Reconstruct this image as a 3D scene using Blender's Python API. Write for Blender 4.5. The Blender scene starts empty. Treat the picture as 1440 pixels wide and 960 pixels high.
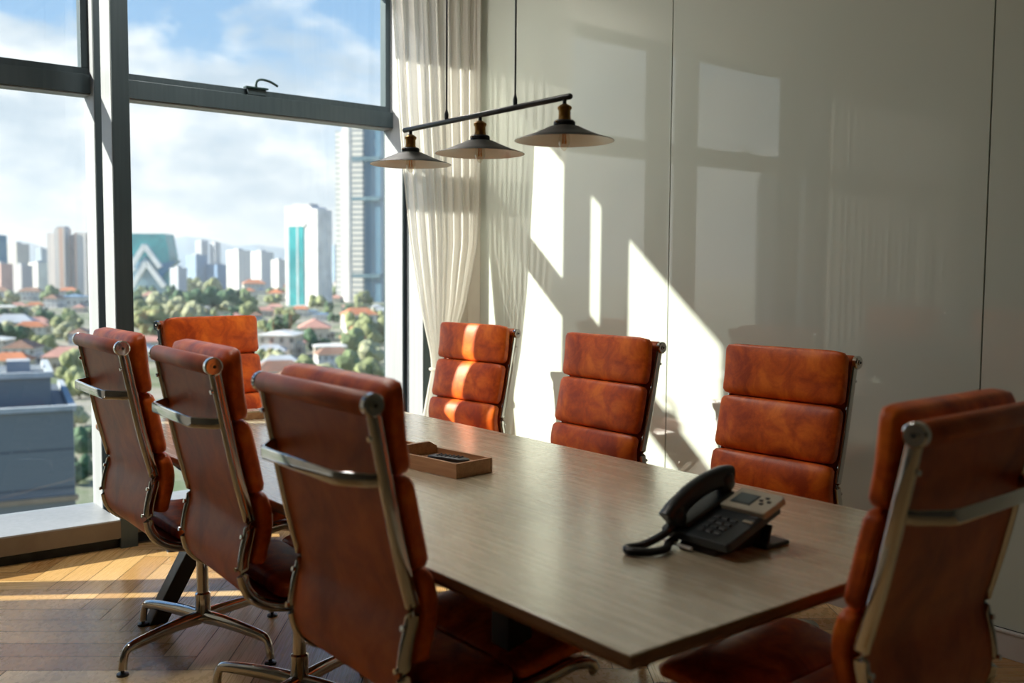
import bpy, bmesh, math, random
from mathutils import Vector, Matrix, noise as mnoise
PI = math.pi
random.seed(7)
SC = bpy.context.scene
COL = SC.collection

# ------------------------------------------------------------------ camera
CAM = Vector((-3.4072, -4.5989, 1.3168))
F_PX, PITCH, ROLL, YAW = 1371.6, 0.06937, 0.00696, 0.67074
_f = Vector((math.sin(YAW)*math.cos(PITCH), math.cos(YAW)*math.cos(PITCH), -math.sin(PITCH)))
_r0 = Vector((math.cos(YAW), -math.sin(YAW), 0)); _u0 = _r0.cross(_f)
_r = _r0*math.cos(ROLL) + _u0*math.sin(ROLL); _u = -_r0*math.sin(ROLL) + _u0*math.cos(ROLL)
cd = bpy.data.cameras.new('camera'); cam = bpy.data.objects.new('camera', cd); COL.objects.link(cam)
m = Matrix((_r, _u, -_f)).transposed().to_4x4(); m.translation = CAM
cam.matrix_world = m
cd.sensor_width = 36; cd.lens = F_PX/1440*36; cd.clip_start = .05; cd.clip_end = 60000
cd.dof.use_dof = True; cd.dof.focus_distance = 3.65; cd.dof.aperture_fstop = 2.4
SC.camera = cam

# ------------------------------------------------------------------ exposure
SC.view_settings.view_transform = 'Standard'; SC.view_settings.look = 'None'
SC.view_settings.exposure = 1.25; SC.view_settings.gamma = 1.0; SC.view_settings.use_curve_mapping = False
FILLK = 14.0   # brightness of the fill panels added on the ceiling
SC.cycles.max_bounces = 10; SC.cycles.diffuse_bounces = 5; SC.cycles.glossy_bounces = 5
SC.cycles.transmission_bounces = 8; SC.cycles.transparent_max_bounces = 16
SC.cycles.caustics_reflective = False; SC.cycles.caustics_refractive = False
SC.cycles.sample_clamp_indirect = 6.0

# ------------------------------------------------------------------ sky
w = bpy.data.worlds.new('sky'); SC.world = w; w.use_nodes = True
nt = w.node_tree; nt.nodes.clear()
def N(nt, t, **k):
    n = nt.nodes.new(t)
    for a, b in k.items(): setattr(n, a, b)
    return n
def ramp(nt, stops, fac, interp='LINEAR'):
    r = N(nt, 'ShaderNodeValToRGB'); r.color_ramp.interpolation = interp
    e = r.color_ramp.elements
    while len(e) > 1: e.remove(e[-1])
    e[0].position = stops[0][0]; e[0].color = (*stops[0][1], 1)
    for p, c in stops[1:]:
        x = e.new(p); x.color = (*c, 1)
    nt.links.new(fac, r.inputs[0]); return r
def mth(nt, op, a, b=None, clamp=False):
    n = N(nt, 'ShaderNodeMath', operation=op, use_clamp=clamp)
    for i, v in enumerate((a, b)):
        if v is None: continue
        if isinstance(v, (int, float)): n.inputs[i].default_value = v
        else: nt.links.new(v, n.inputs[i])
    return n.outputs[0]
tc = N(nt, 'ShaderNodeTexCoord'); sep = N(nt, 'ShaderNodeSeparateXYZ'); nt.links.new(tc.outputs['Generated'], sep.inputs[0])
mp = N(nt, 'ShaderNodeMapping'); mp.inputs['Scale'].default_value = (6.0, 6.0, 12.0); mp.inputs['Location'].default_value = (1.3, 4.4, 0.2)
nt.links.new(tc.outputs['Generated'], mp.inputs[0])
n1 = N(nt, 'ShaderNodeTexNoise'); n1.inputs['Scale'].default_value = 1.0; n1.inputs['Detail'].default_value = 9; n1.inputs['Roughness'].default_value = .52; n1.inputs['Distortion'].default_value = .25
nt.links.new(mp.outputs[0], n1.inputs['Vector'])
mp2 = N(nt, 'ShaderNodeMapping'); mp2.inputs['Scale'].default_value = (10.0, 10.0, 22.0); mp2.inputs['Location'].default_value = (9.3, 2.4, 5.2)
nt.links.new(tc.outputs['Generated'], mp2.inputs[0])
n2 = N(nt, 'ShaderNodeTexNoise'); n2.inputs['Scale'].default_value = 1.0; n2.inputs['Detail'].default_value = 6; n2.inputs['Roughness'].default_value = .55
nt.links.new(mp2.outputs[0], n2.inputs['Vector'])
blue = ramp(nt, [(0.0, (.60, .66, .72)), (.10, (.50, .62, .76)), (.22, (.22, .42, .70)), (.5, (.12, .28, .58)), (1, (.08, .2, .45))], sep.outputs['Z'])
cl = ramp(nt, [(0.0, (.36, .45, .58)), (.38, (.47, .55, .66)), (.49, (.64, .69, .77)), (.58, (.86, .87, .90)), (1, (.95, .95, .95))], n2.outputs['Fac'])
amt = mth(nt, 'ADD', n1.outputs['Fac'], mth(nt, 'MULTIPLY', mth(nt, 'SUBTRACT', .19, sep.outputs['Z']), 1.5))
am = ramp(nt, [(0.0, (0, 0, 0)), (.44, (0, 0, 0)), (.52, (.8, .8, .8)), (.60, (1, 1, 1))], amt)
mx = N(nt, 'ShaderNodeMixRGB'); nt.links.new(am.outputs[0], mx.inputs[0]); nt.links.new(blue.outputs[0], mx.inputs[1]); nt.links.new(cl.outputs[0], mx.inputs[2])
bg = N(nt, 'ShaderNodeBackground'); bg.inputs['Strength'].default_value = .55; nt.links.new(mx.outputs[0], bg.inputs[0])
wo = N(nt, 'ShaderNodeOutputWorld'); nt.links.new(bg.outputs[0], wo.inputs[0])

# ------------------------------------------------------------------ sun (late afternoon, from the left beyond the windows)
SUN = Vector((1, -.662, -.553)).normalized()
sl = bpy.data.lights.new('sun', 'SUN'); sl.energy = 6.0; sl.angle = math.radians(.6); sl.color = (1, .93, .82)
so = bpy.data.objects.new('sun', sl); COL.objects.link(so); so.rotation_euler = SUN.to_track_quat('-Z', 'Y').to_euler(); so.location = (-20, 12, 12)

# ------------------------------------------------------------------ materials
def mat(name, col=(.8, .8, .8), rough=.5, metal=0, spec=.5, coat=0, coat_rough=.05, build=None):
    m = bpy.data.materials.new(name); m.use_nodes = True; t = m.node_tree
    b = t.nodes['Principled BSDF']
    b.inputs['Base Color'].default_value = (*col, 1); b.inputs['Roughness'].default_value = rough; b.inputs['Metallic'].default_value = metal
    b.inputs['Specular IOR Level'].default_value = spec; b.inputs['Coat Weight'].default_value = coat; b.inputs['Coat Roughness'].default_value = coat_rough
    if build: build(t, b)
    return m
def objco(t, scale=(1, 1, 1), rot=(0, 0, 0), src='Object'):
    c = N(t, 'ShaderNodeTexCoord'); mpn = N(t, 'ShaderNodeMapping'); mpn.inputs['Scale'].default_value = scale; mpn.inputs['Rotation'].default_value = rot
    t.links.new(c.outputs[src], mpn.inputs[0]); return mpn.outputs[0]
def noise(t, vec, scale, detail=4, rough=.5, dist=0):
    n = N(t, 'ShaderNodeTexNoise'); n.inputs['Scale'].default_value = scale; n.inputs['Detail'].default_value = detail
    n.inputs['Roughness'].default_value = rough; n.inputs['Distortion'].default_value = dist; t.links.new(vec, n.inputs['Vector']); return n.outputs['Fac']
def bump(t, b, h, strength, dist=.002):
    n = N(t, 'ShaderNodeBump'); n.inputs['Strength'].default_value = strength; n.inputs['Distance'].default_value = dist
    t.links.new(h, n.inputs['Height']); t.links.new(n.outputs[0], b.inputs['Normal'])
def mottled(a, b_, c, s1, lo=.35, hi=.68, bumpk=.15, fine=220):
    def f(t, b):
        v = objco(t); n = noise(t, v, s1, 6, .6, .4)
        r = ramp(t, [(lo, a), ((lo+hi)/2, b_), (hi, c)], n); t.links.new(r.outputs[0], b.inputs['Base Color'])
        if bumpk: bump(t, b, noise(t, v, fine, 3), bumpk)
    return f
LEATHER = mat('tan_leather', rough=.40, spec=.36, build=mottled((.38, .050, .007), (.66, .112, .010), (.86, .20, .018), 11, bumpk=.22))
SLING = mat('sling_leather', rough=.45, spec=.35, build=mottled((.30, .055, .013), (.44, .088, .018), (.56, .13, .026), 7, bumpk=.25))
CHROME = mat('chrome', (.62, .60, .58), rough=.09, metal=1)
def smudged(t, b):
    v = objco(t); n = noise(t, v, 30, 3)
    r = ramp(t, [(.3, (.05, .05, .05)), (.7, (.16, .16, .16))], n); t.links.new(r.outputs[0], b.inputs['Roughness'])
smudged(CHROME.node_tree, CHROME.node_tree.nodes['Principled BSDF'])
BLACKP = mat('black_plastic', (.012, .012, .014), rough=.4, build=mottled((.010, .011, .013), (.013, .014, .017), (.018, .019, .022), 20, bumpk=.1))
BLACKM = mat('black_metal', (.014, .016, .020), rough=.38, build=mottled((.012, .014, .018), (.016, .018, .022), (.02, .022, .026), 12, bumpk=.06))
def brushed(t, b):
    v = objco(t, (1, 1, .05)); n = noise(t, v, 60, 4)
    r = ramp(t, [(.3, (.045, .068, .080)), (.7, (.060, .086, .100))], n); t.links.new(r.outputs[0], b.inputs['Base Color'])
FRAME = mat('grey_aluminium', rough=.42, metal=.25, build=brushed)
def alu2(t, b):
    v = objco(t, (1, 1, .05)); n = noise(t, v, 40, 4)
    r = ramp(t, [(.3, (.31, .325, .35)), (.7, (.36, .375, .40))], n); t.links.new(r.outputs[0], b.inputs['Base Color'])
FRAME_LIT = mat('lit_aluminium', rough=.45, metal=.15, build=alu2)  # frame aluminium again, with the tone of its lit faces put into the colour
GASKET = mat('dark_gasket', rough=.7, build=mottled((.012, .016, .022), (.018, .024, .032), (.026, .034, .044), 20, bumpk=0))
def wallglass(t, b):
    v = objco(t); n = noise(t, v, 1.2, 2)
    r = ramp(t, [(.3, (.475, .515, .455)), (.7, (.505, .545, .485))], n); t.links.new(r.outputs[0], b.inputs['Base Color'])
WGLASS = mat('back_painted_glass', rough=.55, spec=.2, coat=1.0, coat_rough=.015, build=wallglass); WGLASS.node_tree.nodes['Principled BSDF'].inputs['Coat IOR'].default_value = 1.62
PLASTER = mat('cream_plaster', rough=.8, build=mottled((.60, .58, .52), (.64, .62, .56), (.68, .66, .60), 3, bumpk=.08, fine=80))
CEIL = mat('ceiling_paint', rough=.85, build=mottled((.52, .51, .46), (.55, .54, .49), (.58, .57, .52), 2, bumpk=.05, fine=60))
DARKW = mat('dark_wall_paint', rough=.8, build=mottled((.13, .125, .10), (.15, .145, .12), (.17, .16, .13), 2, bumpk=.05, fine=60))
SKIRT = mat('white_skirting', rough=.5, build=mottled((.50, .47, .45), (.53, .50, .48), (.56, .53, .51), 6, bumpk=0))
def woodgrain(a, b_, c, stretch=(14, .9, 14), sc=3.0, rough=(.28, .42)):
    def f(t, b):
        v = objco(t, stretch); n = noise(t, v, sc, 8, .62, .6)
        r = ramp(t, [(.28, a), (.5, b_), (.72, c)], n); t.links.new(r.outputs[0], b.inputs['Base Color'])
        rr = ramp(t, [(.3, (rough[0],)*3), (.7, (rough[1],)*3)], n); t.links.new(rr.outputs[0], b.inputs['Roughness'])
        bump(t, b, n, .25, .001)
    return f
TABLEW = mat('oak_veneer', spec=.5, coat=.7, coat_rough=.2, build=woodgrain((.45, .375, .25), (.53, .45, .31), (.58, .50, .36), rough=(.22, .32)))
EDGEW = mat('oak_edge', spec=.4, build=woodgrain((.13, .055, .025), (.19, .085, .038), (.25, .12, .06), (2, 2, 30), rough=(.4, .5)))
TRAYW = mat('tray_oak', spec=.4, build=woodgrain((.34, .17, .08), (.46, .25, .125), (.55, .33, .18), (20, 1.2, 20), 4, (.4, .5)))
def floorw(t, b):
    uv = N(t, 'ShaderNodeUVMap'); mpn = N(t, 'ShaderNodeMapping'); mpn.inputs['Scale'].default_value = (1.6, 17, 1)
    t.links.new(uv.outputs[0], mpn.inputs[0]); n = noise(t, mpn.outputs[0], 1.4, 7, .6, .5)
    at = N(t, 'ShaderNodeVertexColor'); at.layer_name = 'tone'
    r = ramp(t, [(.25, (.94, .93, .92)), (.5, (1, 1, 1)), (.75, (1.04, 1.03, 1.02))], n)
    tone = ramp(t, [(0, (.42, .22, .075)), (.35, (.57, .34, .13)), (.7, (.70, .45, .19)), (1, (.82, .59, .31))], at.outputs[0])
    mm = N(t, 'ShaderNodeMixRGB', blend_type='MULTIPLY'); mm.inputs[0].default_value = 1
    t.links.new(tone.outputs[0], mm.inputs[1]); t.links.new(r.outputs[0], mm.inputs[2]); t.links.new(mm.outputs[0], b.inputs['Base Color'])
    rr = ramp(t, [(.3, (.24,)*3), (.7, (.32,)*3)], n); t.links.new(rr.outputs[0], b.inputs['Roughness']); bump(t, b, n, .05, .0006)
FLOORW = mat('oak_parquet', spec=.5, build=floorw)
GROOVE = mat('dark_groove', (.05, .03, .015), rough=.8, build=mottled((.04, .025, .012), (.05, .03, .015), (.06, .035, .02), 12, bumpk=0))
SHADE_OUT = mat('shade_dark_enamel', rough=.5, build=mottled((.014, .017, .016), (.018, .021, .020), (.024, .027, .026), 10, bumpk=0))
SHADE_IN = mat('shade_white_enamel', rough=.4, build=mottled((.64, .66, .61), (.68, .70, .65), (.72, .74, .69), 10, bumpk=0))
BRASS = mat('aged_brass', rough=.35, metal=1, build=mottled((.24, .12, .03), (.36, .19, .05), (.44, .25, .08), 60, bumpk=0))
FILAM = mat('amber_filament', (.75, .32, .05), rough=.4, build=mottled((.6, .24, .03), (.75, .32, .05), (.8, .4, .08), 60, bumpk=0))
def glassmat(name, tint=(1, 1, 1), ior=1.45, refl=1.0):
    m = bpy.data.materials.new(name); m.use_nodes = True; t = m.node_tree; t.nodes.clear()
    fr = N(t, 'ShaderNodeFresnel'); fr.inputs[0].default_value = ior
    tr = N(t, 'ShaderNodeBsdfTransparent'); gl = N(t, 'ShaderNodeBsdfGlossy'); gl.inputs['Roughness'].default_value = 0.0
    v = objco(t); n = noise(t, v, 3, 2)
    r = ramp(t, [(0, tuple(c*.985 for c in tint)), (1, tint)], n); t.links.new(r.outputs[0], tr.inputs[0])
    mxs = N(t, 'ShaderNodeMixShader'); o = N(t, 'ShaderNodeOutputMaterial')
    ge = N(t, 'ShaderNodeNewGeometry'); fk = mth(t, 'MULTIPLY', fr.outputs[0], mth(t, 'SUBTRACT', 1.0, ge.outputs['Backfacing']))
    t.links.new(mth(t, 'MULTIPLY', fk, refl, True), mxs.inputs[0]); t.links.new(tr.outputs[0], mxs.inputs[1]); t.links.new(gl.outputs[0], mxs.inputs[2]); t.links.new(mxs.outputs[0], o.inputs[0])
    return m
PANE = glassmat('window_glass', (.97, 1.0, .99), 1.45, 1.6)
BULBG = glassmat('bulb_glass', (.93, .90, .84), 1.5, 4.0)
def curtainmat(ktl, ktp):
    m = bpy.data.materials.new('sheer_linen'); m.use_nodes = True; t = m.node_tree; t.nodes.clear()
    d = N(t, 'ShaderNodeBsdfDiffuse'); tl = N(t, 'ShaderNodeBsdfTranslucent'); tp = N(t, 'ShaderNodeBsdfTransparent'); o = N(t, 'ShaderNodeOutputMaterial')
    v = objco(t, (300, 300, 300)); n = noise(t, v, 1, 2); r = ramp(t, [(.3, (.83, .81, .77)), (.7, (.92, .90, .86))], n)
    t.links.new(r.outputs[0], d.inputs[0]); t.links.new(r.outputs[0], tl.inputs[0])
    a = N(t, 'ShaderNodeMixShader'); a.inputs[0].default_value = ktl; t.links.new(d.outputs[0], a.inputs[1]); t.links.new(tl.outputs[0], a.inputs[2])
    b = N(t, 'ShaderNodeMixShader'); b.inputs[0].default_value = ktp; t.links.new(a.outputs[0], b.inputs[1]); t.links.new(tp.outputs[0], b.inputs[2])
    t.links.new(b.outputs[0], o.inputs[0]); return m
SHEER = curtainmat(.68, .12); LINED = curtainmat(.12, 0)

# ------------------------------------------------------------------ geometry helpers
class MB:
    """collects shapes and links them as ONE mesh object"""
    def __init__(s): s.v = []; s.f = []; s.mi = []
    def add(s, vs, fs, mi=0):
        o = len(s.v); s.v += [tuple(v) for v in vs]; s.f += [tuple(i+o for i in f) for f in fs]; s.mi += [mi]*len(fs); return s
    def box(s, x0, x1, y0, y1, z0, z1, mi=0, M=None):
        vs = [Vector((x, y, z)) for z in (z0, z1) for x, y in ((x0, y0), (x1, y0), (x1, y1), (x0, y1))]
        if M: vs = [M @ v for v in vs]
        return s.add(vs, [(3, 2, 1, 0), (4, 5, 6, 7), (0, 1, 5, 4), (1, 2, 6, 5), (2, 3, 7, 6), (3, 0, 4, 7)], mi)
    def tube(s, pts, rad, n=12, mi=0, cap=True, sect=None, up=Vector((0, 0, 1)), closed=False):
        pts = [Vector(p) for p in pts]; k = len(pts); rad = rad if isinstance(rad, (list, tuple)) else [rad]*k
        vs = []; fs = []
        for i, p in enumerate(pts):
            if closed: d = pts[(i+1) % k]-pts[i-1]
            else: d = pts[min(i+1, k-1)]-pts[max(i-1, 0)]
            d.normalize(); a = up.cross(d)
            if a.length < 1e-3: a = Vector((1, 0, 0)).cross(d)
            a.normalize(); b = d.cross(a)
            for j in range(n):
                t = 2*PI*j/n
                cx, cy = (math.cos(t), math.sin(t)) if not sect else sect(t)
                vs.append(p+a*cx*rad[i]+b*cy*rad[i])
        rng = k if closed else k-1
        for i in range(rng):
            for j in range(n):
                i2 = (i+1) % k
                fs.append((i*n+j, i*n+(j+1) % n, i2*n+(j+1) % n, i2*n+j))
        if cap and not closed: fs += [tuple(range(n))[::-1], tuple((k-1)*n+j for j in range(n))]
        return s.add(vs, fs, mi)
    def lathe(s, prof, c=(0, 0, 0), n=32, mi=0, M=None):
        vs = []; fs = []; k = len(prof)
        for r, z in prof:
            for j in range(n):
                t = 2*PI*j/n; v = Vector((c[0]+r*math.cos(t), c[1]+r*math.sin(t), c[2]+z)); vs.append(M @ v if M else v)
        for i in range(k-1):
            for j in range(n): fs.append((i*n+j, i*n+(j+1) % n, (i+1)*n+(j+1) % n, (i+1)*n+j))
        return s.add(vs, fs, mi)
    def build(s, name, mats, parent=None, smooth=False, bevel=0, seg=2, angle=40):
        me = bpy.data.meshes.new(name); me.from_pydata(s.v, [], s.f)
        for m_ in (mats if isinstance(mats, (list, tuple)) else [mats]): me.materials.append(m_)
        me.polygons.foreach_set('material_index', s.mi)
        bm = bmesh.new(); bm.from_mesh(me); bmesh.ops.recalc_face_normals(bm, faces=bm.faces); bm.to_mesh(me); bm.free()
        if smooth: me.polygons.foreach_set('use_smooth', [True]*len(me.polygons)); me.set_sharp_from_angle(angle=math.radians(angle))
        o = bpy.data.objects.new(name, me); COL.objects.link(o)
        if parent: o.parent = parent
        if bevel:
            b = o.modifiers.new('bevel', 'BEVEL'); b.width = bevel; b.segments = seg; b.limit_method = 'ANGLE'; b.angle_limit = math.radians(35)
        return o
def tag(o, label=None, cat=None, group=None, kind=None):
    for k, v in (('label', label), ('category', cat), ('group', group), ('kind', kind)):
        if v: o[k] = v
    return o
def empty(name, loc=(0, 0, 0), rz=0):
    o = bpy.data.objects.new(name, None); COL.objects.link(o); o.location = loc; o.rotation_euler = (0, 0, rz); o.empty_display_size = .1; return o
def copy_tree(o, parent=None):
    c = o.copy(); COL.objects.link(c)
    if parent: c.parent = parent
    for ch in o.children: copy_tree(ch, c)
    return c
def struct(o, label, cat):
    return tag(o, label, cat, kind='structure')
def ray(px, py):
    return _f + _r*((px-720)/F_PX) - _u*((py-480)/F_PX)
def on_z(px, py, z):
    d = ray(px, py); return CAM + d*((z-CAM.z)/d.z)
def at_depth(px, py, D):
    return CAM + ray(px, py)*D

# ================================================================== THE ROOM
CH = 3.25      # ceiling height
XL, YB = -6.6, -8.2
QXM = -3.60
PX0, PX1 = -2.025, -1.945     # first post between the bays
JX = -.315                    # right jamb
QX0, QX1 = QXM-.04, QXM+.04       # second post
# floor: herringbone boards, one mesh
def make_floor():
    W, L = .118, .708; g = .0014
    ang = math.radians(45+8)
    ca, sa = math.cos(ang), math.sin(ang)
    vs = []; fs = []; uvs = []; tones = []
    rnd = random.Random(3)
    def clip(poly):
        for ax, lim, sg in ((0, XL, 1), (0, 0.0, -1), (1, YB, 1), (1, .16, -1)):
            out = []
            for i in range(len(poly)):
                a, b = poly[i-1], poly[i]
                ia = (a[0][ax]-lim)*sg >= 0; ib = (b[0][ax]-lim)*sg >= 0
                if ia != ib:
                    t = (lim-a[0][ax])/(b[0][ax]-a[0][ax])
                    out.append((tuple(a[0][k]+t*(b[0][k]-a[0][k]) for k in (0, 1)), tuple(a[1][k]+t*(b[1][k]-a[1][k]) for k in (0, 1))))
                if ib: out.append(b)
            poly = out
            if not poly: return None
        return poly
    n = int(L/W+.5)
    def plank(x, y, w, h, horiz):
        off = rnd.random()*20
        c = [(x+g, y+g), (x+w-g, y+g), (x+w-g, y+h-g), (x+g, y+h-g)]
        poly = []
        for (a, b) in c:
            wx = a*ca-b*sa-3.0; wy = a*sa+b*ca-3.0
            uv = ((a-x)+off, (b-y)+off) if horiz else ((b-y)+off, (a-x)+off)
            poly.append(((wx, wy), uv))
        poly = clip(poly)
        if not poly: return
        o = len(vs)
        for p, u in poly: vs.append((p[0], p[1], 0)); uvs.append(u)
        fs.append(tuple(range(o, o+len(poly)))); tones.append((rnd.gauss(.52 if horiz else .40, .27)))  # one board direction darker: its duller reflection is put into the tone
    R_ = 80
    for i in range(-R_, R_):
        for j in range(-14, 14):
            # herringbone lattice
            bx = i*W + j*2*L*0.5; by = i*W - j*2*L*0.5
            bx = i*W + j*L; by = i*W - j*L
            plank(bx, by, L, W, True)
            plank(bx, by+W, W, L, False)
    me = bpy.data.meshes.new('floor'); me.from_pydata(vs, [], fs)
    ul = me.uv_layers.new(name='UVMap'); vc = me.color_attributes.new('tone', 'FLOAT_COLOR', 'CORNER')
    for p in me.polygons:
        t = min(1, max(0, tones[p.index]))
        for li in p.loop_indices:
            ul.data[li].uv = uvs[me.loops[li].vertex_index]; vc.data[li].color = (t, t, t, 1)
    me.materials.append(FLOORW)
    o = bpy.data.objects.new('floor', me); COL.objects.link(o)
    struct(o, 'honey oak herringbone parquet floor with sun and shadow bands by the windows', 'floor')
    s = MB().box(XL, 0, YB, .2, -.12, -.002).build('subfloor', GROOVE, o)
make_floor()
struct(MB().box(XL-.15, .15, YB-.15, .6, CH, CH+.15).build('ceiling', CEIL), 'plain pale ceiling above the meeting room', 'ceiling')
struct(MB().box(XL-.15, XL, YB, .6, -.12, CH).build('wall_left', DARKW), 'plain dark grey wall at the far left side of the room, out of the picture', 'wall')
struct(MB().box(XL-.15, .15, YB-.15, YB, -.12, CH).build('wall_back', DARKW), 'dark grey wall behind the camera, out of the picture', 'wall')
# fill light panels added under the ceiling to brighten the room, above the picture
LED = bpy.data.materials.new('fill_glow'); LED.use_nodes = True; _b = LED.node_tree.nodes['Principled BSDF']
_v = objco(LED.node_tree); _n = noise(LED.node_tree, _v, 4, 1); _rr = ramp(LED.node_tree, [(0, (1, .955, .88)), (1, (1, .965, .90))], _n)
LED.node_tree.links.new(_rr.outputs[0], _b.inputs['Emission Color']); _b.inputs['Emission Strength'].default_value = FILLK
for i, (x, y, q_, where) in enumerate([(-2.75, -1.75, .22, 'left of the pendant'), (-1.3, -.36, .26, 'close to the middle window')]):
    pl = empty('fill_panel', (x, y, CH)); tag(pl, 'added square fill light panel ' + where + ', above the picture', 'fill light', 'added fill light panels')
    MB().box(-q_-.015, q_+.015, -q_-.015, q_+.015, -.012, -.002).build('frame', SKIRT, pl, bevel=.002); MB().box(-q_, q_, -q_, q_, -.016, -.011).build('diffuser', LED, pl)
# right wall: painted core and back-painted glass panels
wr = struct(MB().box(.012, .15, YB, .12, -.12, CH).build('wall_right', GASKET), 'glossy back painted glass wall in tall pale grey green panels', 'wall')
seams = [0, -1.476, -2.952, -4.428, -5.904, -7.38, YB]
for a, b in zip(seams[:-1], seams[1:]):
    MB().box(0, .011, b+.0022, a-.0022, .10, CH-.01).build('glass_panel', WGLASS, wr, bevel=.0012, seg=1)
struct(MB().box(-.014, .0, YB, 0, 0, .088).box(-.018, 0, YB, 0, .088, .098).build('baseboard_right', SKIRT, bevel=.002), 'pale skirting board along the foot of the glass panel wall', 'skirting board')
# window wall: end return beside the corner, header, sills
struct(MB().box(-.235, .15, .12, .6, -.12, CH).box(0, .15, 0, .12, -.12, CH).build('wall_window', PLASTER), 'narrow cream wall strip between the last window jamb and the glass wall', 'wall')
struct(MB().box(XL, -.235, .36, .6, 3.0, CH).build('wall_header', PLASTER), 'pale wall band above the windows, meeting the ceiling', 'wall')

# posts (each: inner post, open shadow gap, outer mullion)
def post(name, x0, x1, label, f0=.12, f1=.275, o0=.395, o1=.56, back=True):
    r = MB().box(x0, x1, f0, f1, 0, CH).build(name, [FRAME], None, bevel=.002)
    struct(r, label, 'window mullion')
    # left-hand face with its sunlit tone painted in
    MB().box(x0-.003, x0, f0+.004, f1, .14, 3.0).build('sunlit_face', FRAME_LIT, r)
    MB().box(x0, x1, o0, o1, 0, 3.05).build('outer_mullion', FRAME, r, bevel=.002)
    MB().box(x0-.003, x0, o0+.004, o1, .14, 3.0).build('sunlit_face', FRAME_LIT, r)
    MB().box(x0+.02, x0+.032, f1, o0, 0, .14).build('gasket_strip', GASKET, r)
    return r
post('trim_1', PX0, PX1, 'tall grey aluminium window post between the two bays behind the far left chair')
p2 = post('trim_2', QX0, QX1, 'tall grey aluminium window post just outside the left edge of the picture')
MB().box(QX0+.01, QX1-.01, .275, .395, 2.2, 3.05).build('sun_block_infill', GASKET, p2)  # filler added to stop sun coming through the upper gap
# right jamb
j = MB().box(JX, JX+.075, .12, .27, 0, CH).box(JX, JX+.075, .34, .56, 0, 3.05).build('trim_3', FRAME, bevel=.002)
struct(j, 'grey aluminium jamb of the last window, half hidden by the white curtain', 'window jamb')
MB().box(JX-.003, JX, .124, .27, .14, 3.0).build('sunlit_face', FRAME_LIT, j); MB().box(JX-.003, JX, .345, .54, .14, 3.0).build('sunlit_face', FRAME_LIT, j)  # same painted sunlit tone on the jamb's left faces
MB().box(JX+.02, JX+.05, .26, .35, 0, 3.0).build('gasket_strip', GASKET, j)

ZT0, ZT1 = 2.175, 2.265     # transom
def window(name, x0, x1, label, handle_x=None, sf=.12):
    fr = MB()
    fr.box(x0, x1, .445, .57, ZT0, ZT1)                    # transom
    fr.box(x0, x1, .40, .57, 3.0, 3.06)                    # head
    r = fr.build(name, FRAME, None, bevel=.002); struct(r, label, 'window')
    MB().box(x0, x1, .46, .56, ZT0-.006, ZT0-.0005).build('transom_soffit', FRAME_LIT, r)
    # opening sash above the transom
    s = MB(); a0, a1, b0, b1 = x0+.002, x1-.002, ZT1+.001, 2.998
    s.box(a0, a1, .475, .535, b0, b0+.035).box(a0, a1, .475, .535, b1-.04, b1).box(a0, a0+.035, .475, .535, b0+.035, b1-.04).box(a1-.035, a1, .475, .535, b0+.035, b1-.04)
    sash = s.build('sash_frame', FRAME, r, bevel=.002)
    MB().box(a0+.035, a1-.035, .503, .509, b0+.035, b1-.04).build('window_pane', PANE, r)
    MB().box(x0, x1, .522, .528, .14, ZT0-.006).build('window_pane', PANE, r)
    # sill box and recessed kick plate
    MB().box(x0, x1, sf, .57, .05, .14).build('window_sill', FRAME_LIT, r, bevel=.003)
    MB().box(x0, x1, sf-.0015, sf+.0005, .052, .132).build('sill_fascia', mat('bronze_fascia', rough=.5, build=mottled((.16, .12, .085), (.18, .14, .10), (.20, .155, .115), 8, bumpk=0)), r)
    MB().box(x0, x1, sf+.03, .57, -.1, .05).build('kick_plate', GASKET, r)
    if handle_x is not None:
        h = MB(); z = b0+.036
        h.box(handle_x-.05, handle_x+.055, .455, .475, b0+.004, z)
        h.build('handle_block', FRAME, r, bevel=.002)
        hb = MB().box(handle_x-.065, handle_x+.062, .44, .478, z, z+.008)
        pts = [(handle_x, .455, z), (handle_x-.004, .452, z+.025), (handle_x+.006, .45, z+.045), (handle_x+.03, .448, z+.052), (handle_x+.07, .447, z+.047), (handle_x+.105, .446, z+.033), (handle_x+.118, .446, z+.026)]
        hb.tube(spline(pts, 6), .0065, 10)
        hb.build('window_handle', mat('handle_green_grey', (.02, .05, .05), .4, .3, build=mottled((.015, .04, .04), (.02, .05, .05), (.03, .06, .06), 20, bumpk=0)), r, smooth=True)
    return r
def spline(P, k=8):
    P = [Vector(p) for p in P]; out = []
    for i in range(len(P)-1):
        p0 = P[max(i-1, 0)]; p1 = P[i]; p2 = P[i+1]; p3 = P[min(i+2, len(P)-1)]
        for j in range(k):
            t = j/k; out.append(.5*((2*p1)+(-p0+p2)*t+(2*p0-5*p1+4*p2-p3)*t*t+(-p0+3*p1-3*p2+p3)*t**3))
    out.append(P[-1]); return out
window('window_1', QX1, PX0, 'left window bay with opening light above and city view', -3.0)
window('window_2', PX1, JX, 'middle window bay with a curved handle on its transom', -1.17, .18)
window('window_3', XL+.02, QX0, 'window bay out of the picture at the left, behind a sheer curtain', -4.9)

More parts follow.
